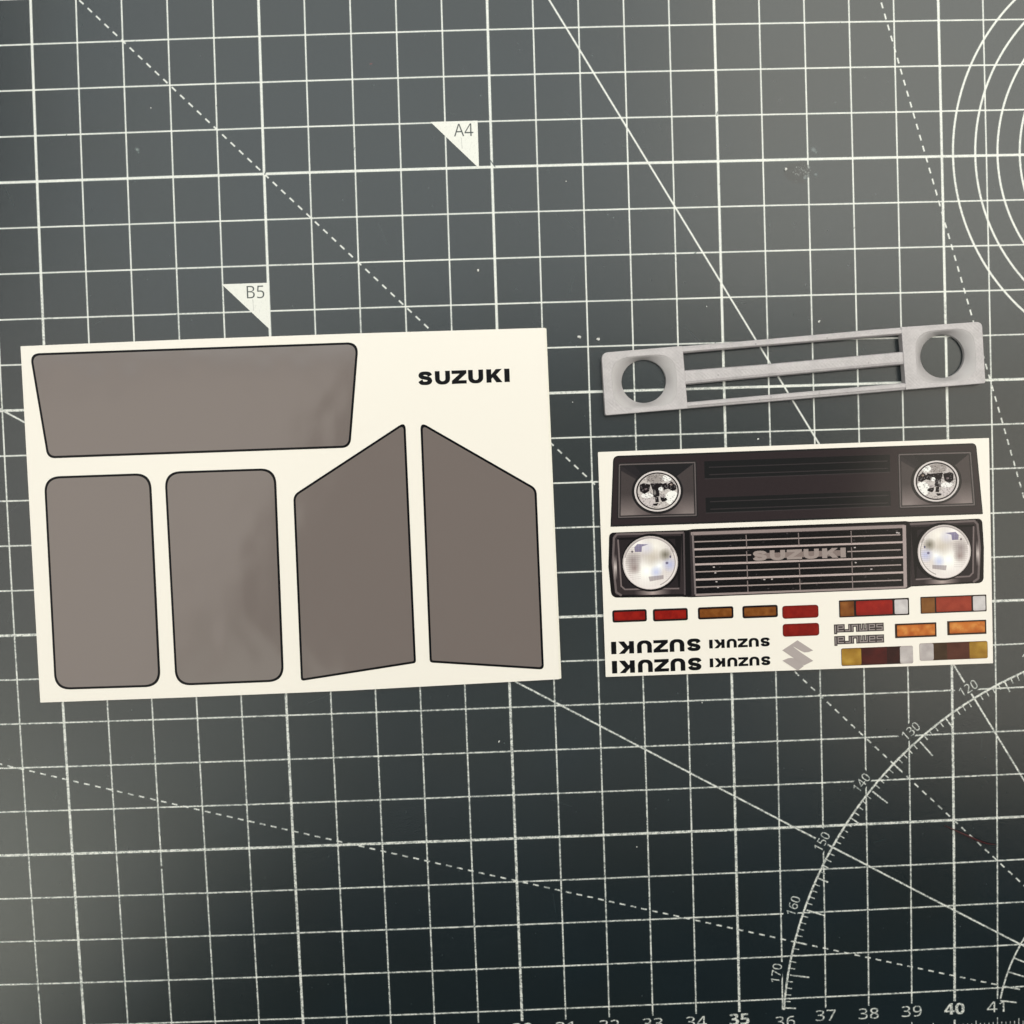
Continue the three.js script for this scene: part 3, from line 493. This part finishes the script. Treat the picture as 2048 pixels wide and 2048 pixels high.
// ───────────────────────── the printed plastic grille ─────────────────────────
{
  const g = lay(thing('plastic_grille', 'pale grey 3D printed car grille frame with two round lamp holes', 'model part'), 6.509, 3.351, 2.782);
  const lines = (() => {                                            // traces of the print nozzle
    const c = document.createElement('canvas'); c.width = c.height = 256;
    const ctx = c.getContext('2d'); ctx.fillStyle = 'rgb(128,128,128)'; ctx.fillRect(0, 0, 256, 256);
    for (let i = 0; i < 32; i++) for (let k = -1; k <= 1; k++) { ctx.strokeStyle = `rgba(${i % 2 ? 200 : 70},${i % 2 ? 200 : 70},${i % 2 ? 200 : 70},${0.4 + rnd() * 0.4})`; ctx.lineWidth = 4; ctx.beginPath(); ctx.moveTo(i * 8 + k * 256, 0); ctx.lineTo(i * 8 + k * 256 + 256, 256); ctx.stroke(); }
    for (let i = 0; i < 500; i++) { const v = rnd() < 0.5 ? 40 : 210; ctx.fillStyle = `rgba(${v},${v},${v},0.35)`; ctx.fillRect(rnd() * 256, rnd() * 256, 2 + rnd() * 5, 2 + rnd() * 3); }
    const t = new THREE.CanvasTexture(c); t.wrapS = t.wrapT = THREE.RepeatWrapping; t.repeat.set(70, 70);
    return t;
  })();
  const blotch = (() => {                                           // uneven plastic: dull and bright extrusion, a few pits
    const c = document.createElement('canvas'); c.width = c.height = 512;
    const ctx = c.getContext('2d'), img = ctx.createImageData(512, 512);
    for (let i = 0; i < 512 * 512; i++) { const x = i % 512, y = (i / 512) | 0, v = 200 + 14 * (vnoise(x / 26, y / 26) - 0.5) + 12 * (vnoise(x / 6, y / 6 + 80) - 0.5) + 8 * (hash(x, y) - 0.5) + 4 * (((x + y) % 12 < 3) ? -1 : 0.4); img.data.set([v, v * 0.965, v * 0.965, 255], i * 4); }
    ctx.putImageData(img, 0, 0);
    for (let i = 0; i < 40; i++) { ctx.fillStyle = `rgba(90,84,82,${0.2 + rnd() * 0.4})`; ctx.beginPath(); ctx.ellipse(rnd() * 512, rnd() * 512, 2 + rnd() * 3, 1 + rnd() * 2.5, rnd() * 3, 0, 7); ctx.fill(); }
    const t = texture(c); t.wrapS = t.wrapT = THREE.MirroredRepeatWrapping; t.repeat.set(32, 32);
    return t;
  })();
  const PLASTIC = new THREE.MeshStandardMaterial({ color: new THREE.Color(0.77, 0.775, 0.785), map: blotch, roughness: 0.42, bumpMap: lines, bumpScale: 0.00005 });
  const TOP = 0.22, N = 72;
  const roundedSquare = (cx, cy, hx, hy, t, n) => { const c = Math.cos(t), s = Math.sin(t), e = 2 / n; return [cx + hx * Math.sign(c) * Math.abs(c) ** e, cy + hy * Math.sign(s) * Math.abs(s) ** e]; };
  for (const [side, pts, radii, opening, hole] of [
    ['left', [[-4.218, 0.7], [-2.415, 0.705], [-2.405, -0.68], [-4.24, -0.685]], [0.16, 0.02, 0.02, 0.05], [-3.32, -0.01, 0.71, 0.565], [-3.312, 0.006, 0.497, 0.478]],
    ['right', [[2.455, 0.73], [4.262, 0.708], [4.253, -0.66], [2.467, -0.66]], [0.02, 0.14, 0.05, 0.02], [3.405, 0.015, 0.66, 0.575], [3.386, 0.028, 0.497, 0.482]]]) {
    const shape = outline(pts, radii), cut = new THREE.Path();
    const rim = []; for (let i = 0; i < N; i++) rim.push(roundedSquare(...opening, i / N * Math.PI * 2, 3.6));
    rim.forEach((p, i) => i ? cut.lineTo(p[0] * CM, p[1] * CM) : cut.moveTo(p[0] * CM, p[1] * CM)); cut.closePath();
    shape.holes.push(cut);
    const plate = part('end_panel', slab(shape, 0.0, TOP, null, 0.014), PLASTIC, g, side + ' end panel');
    // dish: printed layers step down from the opening to the lamp hole, then the hole's own wall
    const pos = [], steps = 10, ring = (f, y) => { const q = Math.min(f, 1); const out = []; for (let i = 0; i < N; i++) { const t = i / N * Math.PI * 2, a = roundedSquare(opening[0], opening[1], opening[2] + 0.012, opening[3] + 0.012, t, 3.6), b = [hole[0] + hole[2] * Math.cos(t), hole[1] + hole[3] * Math.sin(t)]; out.push([(a[0] + (b[0] - a[0]) * q) * CM, y * CM, -(a[1] + (b[1] - a[1]) * q) * CM]); } return out; };
    const rings = [], fall = (f) => 0.212 - 0.125 * f ** 1.9;
    for (let k = 0; k < steps; k++) { const f = k / steps, g = (k + 0.8) / steps, h = (k + 0.9) / steps; rings.push(ring(f, fall(f) + 0.002), ring(g, fall(g) + 0.002), ring(h, fall(h) - 0.006)); }
    rings.push(ring(1, fall(1)));
    rings.push(rings[rings.length - 1].map((p) => [p[0], 0.0002 * CM, p[2]]));
    for (let k = 0; k + 1 < rings.length; k++) for (let i = 0; i < N; i++) { const j = (i + 1) % N, a = rings[k][i], b = rings[k][j], c = rings[k + 1][i], d = rings[k + 1][j]; pos.push(...a, ...b, ...c, ...b, ...d, ...c); }
    const dish = new THREE.BufferGeometry();
    dish.setAttribute('position', new THREE.Float32BufferAttribute(pos, 3)); dish.computeVertexNormals();
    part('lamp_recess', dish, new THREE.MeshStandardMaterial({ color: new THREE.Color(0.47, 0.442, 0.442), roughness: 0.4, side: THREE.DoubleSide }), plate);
  }
  const bar = (pts, top, bevel, label) => part('cross_bar', slab(outline(pts, 0), 0.0, top, null, bevel), PLASTIC, g, label);
  const upper = bar([[-2.46, 0.704], [-0.5, 0.712], [1.9, 0.733], [2.5, 0.728], [2.5, 0.568], [-0.566, 0.56], [-2.46, 0.548]], 0.19, 0.04, 'thin upper bar');
  part('ridge', slab(outline([[-2.45, 0.66], [2.49, 0.68], [2.49, 0.59], [-2.45, 0.575]], 0), 0.18, 0.212, null, 0.012), PLASTIC, upper);
  bar([[-2.46, 0.172], [-0.595, 0.163], [2.5, 0.194], [2.5, -0.097], [-0.615, -0.124], [-2.46, -0.15]], 0.213, 0.07, 'broad middle bar');
  const low = bar([[-2.46, -0.537], [-0.644, -0.52], [2.5, -0.5], [2.5, -0.66], [-0.655, -0.677], [-2.46, -0.68]], 0.19, 0.04, 'thin lower bar');
  part('ridge', slab(outline([[-2.45, -0.56], [2.49, -0.52], [2.49, -0.61], [-2.45, -0.63]], 0), 0.18, 0.212, null, 0.012), PLASTIC, low);
}

// ───────────────────────── litter on the mat ─────────────────────────
{
  const curve = new THREE.CatmullRomCurve3([[9.79, -7.093], [10.018, -7.206], [10.269, -7.32], [10.52, -7.446], [10.784, -7.549], [10.979, -7.58]].map(([x, y], i) => new THREE.Vector3(x * CM, [0.00022, 0.0005, 0.0008, 0.0008, 0.0005, 0.00022][i], -y * CM)));
  const tube = new THREE.TubeGeometry(curve, 40, 0.0002, 8);
  const p = tube.attributes.position;                               // the bristle tapers towards both ends
  for (let i = 0; i <= 40; i++) { const c = curve.getPointAt(i / 40), k = 0.25 + 0.75 * Math.sin(Math.PI * i / 40); for (let j = 0; j <= 8; j++) { const n = i * 9 + j; p.setXYZ(n, c.x + (p.getX(n) - c.x) * k, c.y + (p.getY(n) - c.y) * k, c.z + (p.getZ(n) - c.z) * k); } }
  const m = new THREE.Mesh(tube, new THREE.MeshStandardMaterial({ color: new THREE.Color(0.05, 0.004, 0.006), roughness: 0.4 }));
  m.name = 'bristle'; m.castShadow = true;
  m.userData = { label: 'dark red curved bristle lying across the grid at lower right', category: 'bristle' };
  scene.add(m);
  const white = new THREE.MeshStandardMaterial({ color: new THREE.Color(0.62, 0.61, 0.58), roughness: 0.6 });
  const crumb = (name, x, y, r, stretch, turn, label, group) => {
    const geo = new THREE.IcosahedronGeometry(r * 0.88 * CM, 1), q = geo.attributes.position, a = Math.floor(x * 100), b = Math.floor(y * 100);
    for (let i = 0; i < q.count; i++) { const k = 0.7 + 0.6 * hash(Math.round(q.getX(i) * 1e6) + a, Math.round(q.getY(i) * 1e6 + q.getZ(i) * 3e6) + b); q.setXYZ(i, q.getX(i) * k * stretch, q.getY(i) * k * 0.6, q.getZ(i) * k); }
    geo.computeVertexNormals();
    const o = new THREE.Mesh(geo, white);
    o.name = numbered(name); o.castShadow = o.receiveShadow = true;
    o.position.set(x * CM, r * 0.5 * CM, -y * CM); o.rotation.y = turn;
    o.userData = { label, category: 'crumb' };
    if (group) o.userData.group = group;
    scene.add(o);
  };
  crumb('plastic_crumb', 1.802, 4.229, 0.032, 1.4, -0.4, 'white crumb above and left of the grille, nearer the large sheet');
  crumb('plastic_crumb', 2.224, 4.173, 0.036, 1.2, 0.3, 'white crumb just above the left end of the plastic grille');
  crumb('plastic_crumb', 6.495, 7.78, 0.036, 1.0, 0.5, 'white crumb at the edge of the dark scuffed spot');
  crumb('plastic_crumb', -0.398, 5.768, 0.03, 1.0, 0, 'round white crumb above the upper edge of the large sheet');
  crumb('plastic_crumb', 7.17, 4.408, 0.022, 1.7, 0.7, 'small white crumb above the right half of the grille');
  crumb('plastic_crumb', 5.741, 1.836, 0.02, 1.3, 0.2, 'small white crumb between the grille and the small sheet');
  crumb('plastic_crumb', 1.615, 7.659, 0.018, 0.7, 0, 'small white crumb right of the A4 triangle');
  crumb('plastic_crumb', -2.34, 11.75, 0.03, 0.9, 0.4, 'white crumb at the top edge of the photo, left of middle');
  crumb('plastic_crumb', 4.328, -4.07, 0.02, 0.6, 0.3, 'small white crumb below the lower edge of the small sheet');
  crumb('plastic_crumb', -0.292, -4.787, 0.016, 1.8, 0.9, 'thin white sliver below the right corner of the large sheet');
  for (const [x, y, label] of [[1.607, 2.791, 'pale dust speck between the large sheet and the lower left corner of the grille'], [1.73, 4.03, 'pale dust speck just right of the upper right corner of the large sheet'], [4.66, 4.818, 'pale dust speck above the middle of the grille, beside the slanted solid line'], [-7.437, 9.514, 'pale dust speck left of the dashed diagonal at upper left'], [2.755, -7.32, 'pale dust speck on the dark mat left of the number 150']]) crumb('dust_speck', x, y, 0.013, 1.2, x, label);
}

scene.traverse((o) => { if (o.isMesh) o.castShadow = o.receiveShadow = true; });
renderer.render(scene, camera);
